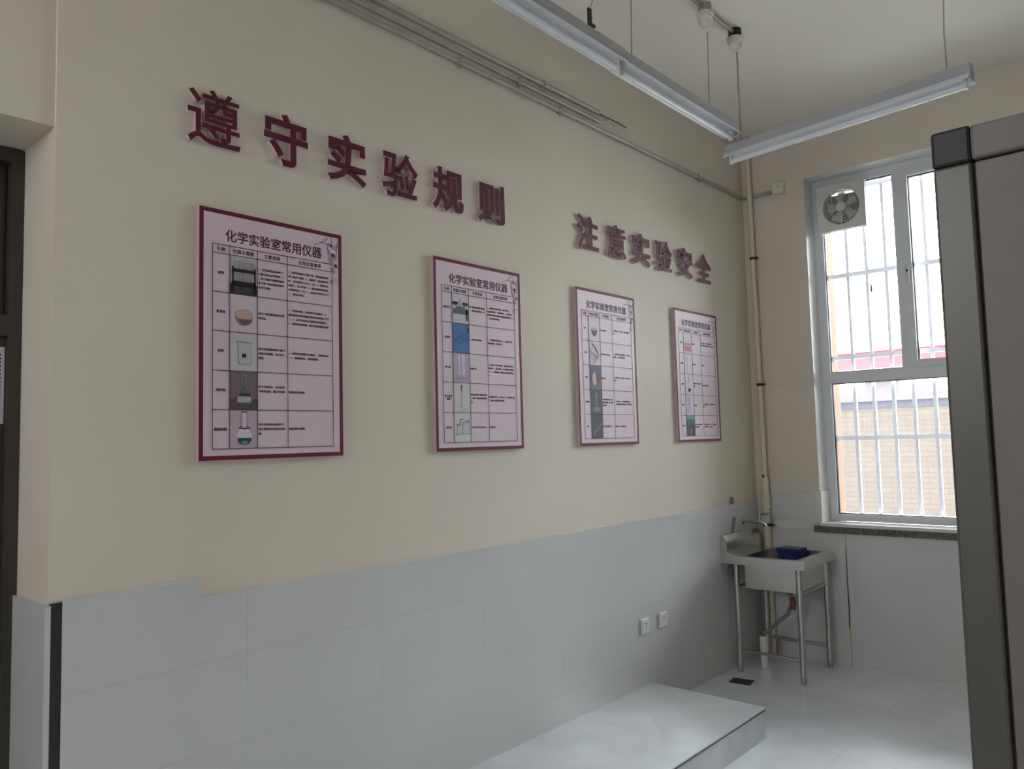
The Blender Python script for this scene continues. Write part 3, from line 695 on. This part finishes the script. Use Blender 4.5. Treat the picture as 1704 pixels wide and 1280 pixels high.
bm = bm_new(); add_tube(bm, [(0.128, 0, 0.052), (0.17, -0.004, 0.056), (0.205, -0.008, 0.066)], [0.007, 0.009, 0.010], 10); obj('lever', bm, chrome, hd, smooth=True)

# two small grey plugs in the tiles ---------------------------------
pgm = mat('grey_cap', (122, 122, 120), 0.5, noise=0.1)
pg = obj('wall_plug', (lambda b_: (add_box(b_, 0, 0.010, -0.022, 0.022, -0.03, 0.03, bev=0.003), b_)[1])(bm_new()), pgm, loc=(0.0, 5.25, 1.155))
pg.location.x = 0.0
tag(pg, 'small grey cap at the wainscot edge, upper of the two left of the tap', 'cap')
pg2 = obj('wall_plug', (lambda b_: (add_prism(b_, [(-0.035, -0.055), (-0.010, -0.055), (0.032, 0.04), (0.032, 0.055), (0.002, 0.055)], 'x', 0, 0.010), b_)[1])(bm_new()), pgm, loc=(0.012, 5.235, 0.985))
tag(pg2, 'slanted grey cap on the tiles, lower of the two left of the tap', 'cap')

# floor drain -------------------------------------------------------
fd = thing('floor_drain', 'rusty rectangular floor drain beside the front left sink leg', 'drain', (0.19, 4.90, 0), rot=(0, 0, 0.15))
boxo('plate', stain, fd, -0.07, 0.07, -0.055, 0.055, 0, 0.004)
bm = bm_new()
for k in range(6): add_box(bm, -0.052, 0.052, -0.04+k*0.015, -0.034+k*0.015, 0.004, 0.005)
obj('slots', bm, darkp, fd)

# ------------------------------------------------------------------ tube lamps
def tube_lamp(label, loc, rotz, length, susp):
    """axis along local y, z measured from the underside of the tube"""
    t = thing('tube_lamp', label, 'lamp', loc, 'suspended tube lamps', (0, 0, rotz))
    h = length/2
    bm = bm_new(); add_prism(bm, [(-0.030, 0.062), (0.030, 0.062), (0.028, 0.110), (0.020, 0.116), (-0.020, 0.116), (-0.028, 0.110)], 'y', -h, h); obj('housing', bm, housing, t)
    bm = bm_new(); add_prism(bm, [(-0.030, 0.062), (-0.054, 0.034), (-0.052, 0.032), (-0.022, 0.056), (0.022, 0.056), (0.052, 0.032), (0.054, 0.034), (0.030, 0.062)], 'y', -h, h); obj('reflector', bm, lampw, t)
    tubeo('tube', tubem, t, [(0, -h+0.03, 0.018), (0, h-0.03, 0.018)], 0.0135, 16)
    for s in (-1, 1):
        bm = bm_new(); add_box(bm, -0.014, 0.014, s*(h-0.026)-0.008, s*(h-0.026)+0.008, 0.003, 0.057, bev=0.003); obj('lampholder', bm, plast_w, t)
        bm = bm_new(); add_box(bm, -0.029, 0.029, s*h-0.002, s*h+0.002, 0.036, 0.110); obj('end_cap', bm, housing, t)
    for y, top, kind in susp:
        if kind == 'bracket':
            bm = bm_new(); add_box(bm, 0.010, 0.018, y-0.012, y+0.012, 0.06, 0.20); add_box(bm, -0.032, 0.034, y-0.014, y+0.014, 0.112, 0.124); obj('hanger_clip', bm, darkp, t)
            tubeo('suspension_wire', cable_g, t, [(0.014, y, 0.19), (0.022, y+0.03, 0.27), (0.014, y+0.02, 0.39), (0.012, y, top)], 0.0028, 6)
        elif kind == 'rod': tubeo('suspension_rod', cable_g, t, [(0.0, y, 0.11), (0.0, y, top)], 0.0055, 8)
        else: tubeo('suspension_wire', cable_g, t, [(0.0, y, 0.11), (0.006, y, 0.3), (0.0, y+0.02, top)], 0.0032, 6)
# lamp A: across the room in front of the window wall
A0, A1 = Vector((0.640, 4.102, 3.185)), Vector((1.905, 3.965, 3.185)); ac = (A0+A1)/2
ang = math.atan2(A1.y-A0.y, A1.x-A0.x) - PI/2
la = (A1-A0).length
dz = CZ-3.185
tube_lamp('tube lamp hanging across the room in front of the window wall', tuple(ac), ang, la, [(-la/2+0.093, dz-0.125, 'rod'), (la/2-0.10, dz, 'wire')])
# row of board lamps parallel to the left wall
dz = CZ-3.272
tube_lamp('far tube lamp of the row parallel to the left wall, ending at the corner', (0.728, 3.435, 3.272), 0, 1.13, [(0.29, dz-0.135, 'wire'), (-0.46, dz, 'wire')])
tube_lamp('near tube lamp of the row parallel to the left wall, cut by the frame top', (0.735, 2.25, 3.272), 0, 1.22, [(0.37, dz, 'bracket'), (-0.35, dz, 'wire')])
# ceiling conduit with roses
cc = thing('ceiling_conduit', 'metal conduit on the ceiling with two white pendant roses', 'conduit', (0.735, 4.07, CZ))
tubeo('pipe', cable_g, cc, [(0.0, -0.02, -0.02), (0.0, -0.4, -0.02), (0.0, -0.85, -0.02)], 0.0105, 12)
def rose(y, dark):
    bm = bm_new(); add_lathe(bm, [(0.036, 0.0), (0.036, -0.045), (0.03, -0.05)], (0, y, 0), n=20); rb = obj('junction_box', bm, cable_g if not dark else darkp, cc, smooth=True)
    bm = bm_new(); add_lathe(bm, [(0.045, -0.05), (0.047, -0.065), (0.040, -0.068), (0.041, -0.085), (0.034, -0.088), (0.034, -0.105), (0.018, -0.125), (0.008, -0.13)], (0, y, 0), n=24); obj('rose', bm, plast_w, rb, smooth=True)
rose(0.0, True); rose(-0.36, False)

# ------------------------------------------------------------------ framed board at the right, seen from the side aisle
cap_m = mat('black_corner_plastic', (20, 20, 22), 0.5, noise=0.05)
WB = thing('writing_board', 'grey framed board with a black corner cap at the right edge', 'board', (2.393, 0.90, 0))
bl_, bt, bb_, bwid = 0.0, 1.955, 0.86, 1.3
fw = 0.036
bm = bm_new(); add_box(bm, 0.0, fw, 0, 0.022, bb_, bt-fw-0.002, bev=0.003); obj('frame_stile', bm, frame_al, WB)
bm = bm_new(); add_box(bm, bwid-fw, bwid, 0, 0.022, bb_, bt-fw-0.002, bev=0.003); obj('frame_stile', bm, frame_al, WB)
bm = bm_new(); add_box(bm, fw, bwid-fw, 0, 0.022, bt-fw, bt, bev=0.003); obj('frame_rail', bm, board_m, WB)
bm = bm_new(); add_box(bm, fw, bwid-fw, 0, 0.022, bb_, bb_+fw, bev=0.003); obj('frame_rail', bm, board_m, WB)
for x in (0, bwid-fw):
    bm = bm_new(); add_box(bm, x-0.0005, x+fw+0.0005, -0.001, 0.023, bt-fw-0.002, bt+0.001, bev=0.0035); obj('corner_cap', bm, cap_m, WB)
bm = bm_new()
add_box(bm, fw, fw+0.003, 0.008, 0.014, bb_+fw, bt-fw); add_box(bm, fw, bwid-fw, 0.008, 0.014, bt-fw-0.003, bt-fw); obj('groove', bm, groove, WB)
bm = bm_new(); add_box(bm, fw+0.003, bwid-fw-0.003, 0.004, 0.016, bb_+fw, bt-fw-0.003); obj('board_face', bm, board_m, WB)
for x in (0.25, bwid-0.25):
    bm = bm_new(); add_box(bm, x-0.02, x+0.02, 0.0225, 0.055, 0.07, 1.5); add_box(bm, x-0.02, x+0.02, -0.25, 0.33, 0.05, 0.09)
    st = obj('stand', bm, frame_al, WB)
    for y in (-0.22, 0.30):
        bm = bm_new(); add_lathe(bm, [(0.025, -0.012), (0.025, 0.012)], (x, y, 0.025), axis='x', n=16); obj('castor', bm, darkp, st, smooth=True)

# ------------------------------------------------------------------ door at the far left
dr = bpy.data.objects.new('door_1', None); COL.objects.link(dr); dr['kind'] = 'structure'; dr['category'] = 'door'
dr['label'] = 'dark framed door at the left edge'; dr.location = (-0.29, DY, 0)
bm = bm_new()
add_box(bm, -0.06, 0.0, -0.040, -0.001, 0, 2.645); add_box(bm, -0.06, 0.0, -1.26, -1.215, 0, 2.645)
add_box(bm, -0.06, 0.0, -1.215, -0.040, 2.60, 2.645); add_box(bm, -0.055, 0.0, -1.215, -0.040, 2.02, 2.09)
obj('frame', bm, door_f, dr)
bm = bm_new(); add_box(bm, -0.05, -0.02, -1.215, -0.040, 0.01, 2.02); dlf = obj('door_leaf', bm, door_f, dr)
bm = bm_new(); add_box(bm, -0.045, -0.035, -1.215, -0.040, 2.09, 2.60); obj('transom_pane', bm, door_g, dr)
bm = bm_new(); add_lathe(bm, [(0.02, 0), (0.02, 0.01), (0.012, 0.012), (0.012, 0.05)], (-0.02, -0.11, 1.05), axis='x', n=14); add_box(bm, 0.02, 0.034, -0.23, -0.10, 1.042, 1.058); obj('handle', bm, chrome, dlf)
nt_ = thing('door_notice', 'white printed notice stuck on the dark door at the left edge', 'notice', (-0.3098, DY-0.043, 1.735))
boxo('sheet', paper, nt_, 0, 0.001, -0.2, 0.0, 0, 0.25)
bm = bm_new(); rng = random.Random(5)
for k in range(17):
    z = 0.222-k*0.0125; y = -0.010
    while y > -0.19:
        wd = rng.uniform(0.004, 0.014); add_box(bm, 0.001, 0.0015, y-wd, y, z, z+0.006); y -= wd+0.004
obj('print', bm, ink, nt_)

# ------------------------------------------------------------------ outside
bm = bm_new(); add_box(bm, -14, 24, BW-0.2, L+0.37, CZ+0.15, 13.0); add_box(bm, -14, -1.2, BW-0.2, L+0.37, -0.3, CZ+0.15); add_box(bm, RW+0.2, 24, BW-0.2, L+0.37, -0.3, CZ+0.15)  # unseen building mass added to keep sky light off the yard wall
struct('wall_sky_blocker', bm, ground_o, 'unseen upper storeys and side wings, added to block sky light from the yard wall')
ow = bm_new(); add_box(ow, -30, 30, L+0.37, 60, -0.5, -0.3); og = obj('yard_ground', ow, yard_m); tag(og, 'pale concrete yard outside the window', 'ground', kind='structure')
fwl = thing('fence_wall', 'pale brick yard wall with a blue-grey band outside the window', 'wall', (-18, 13, -0.3))
boxo('brickwork', brick_m, fwl, 0, 30, 0, 0.24, 0, 2.29)
boxo('painted_band', bluegrey, fwl, 0, 30, -0.01, 0.25, 2.29, 2.40)
boxo('coping', coping, fwl, 0, 30, -0.03, 0.27, 2.40, 2.51)
hb = thing('outbuilding', 'white building with a red fascia beyond the yard wall', 'building', (-22, 25, -0.3))
boxo('wall', whitew, hb, 0, 30, 0, 6, 0, 3.83)
boxo('fascia', redroof, hb, -0.2, 30.2, -0.15, 6, 3.83, 4.33)
bm = bm_new(); add_prism(bm, [(-0.3, 4.33), (3, 4.7), (6.2, 4.33)], 'x', -0.2, 30.2); obj('roof', bm, redroof, hb)
pr = thing('yard_shed', 'small grey block behind the yard wall', 'shed', (-2.35, 16, -0.3))
boxo('body', coping, pr, 0, 0.62, 0, 0.6, 0, 2.92); boxo('cap', whitew, pr, -0.05, 0.67, -0.05, 0.65, 2.92, 3.0)
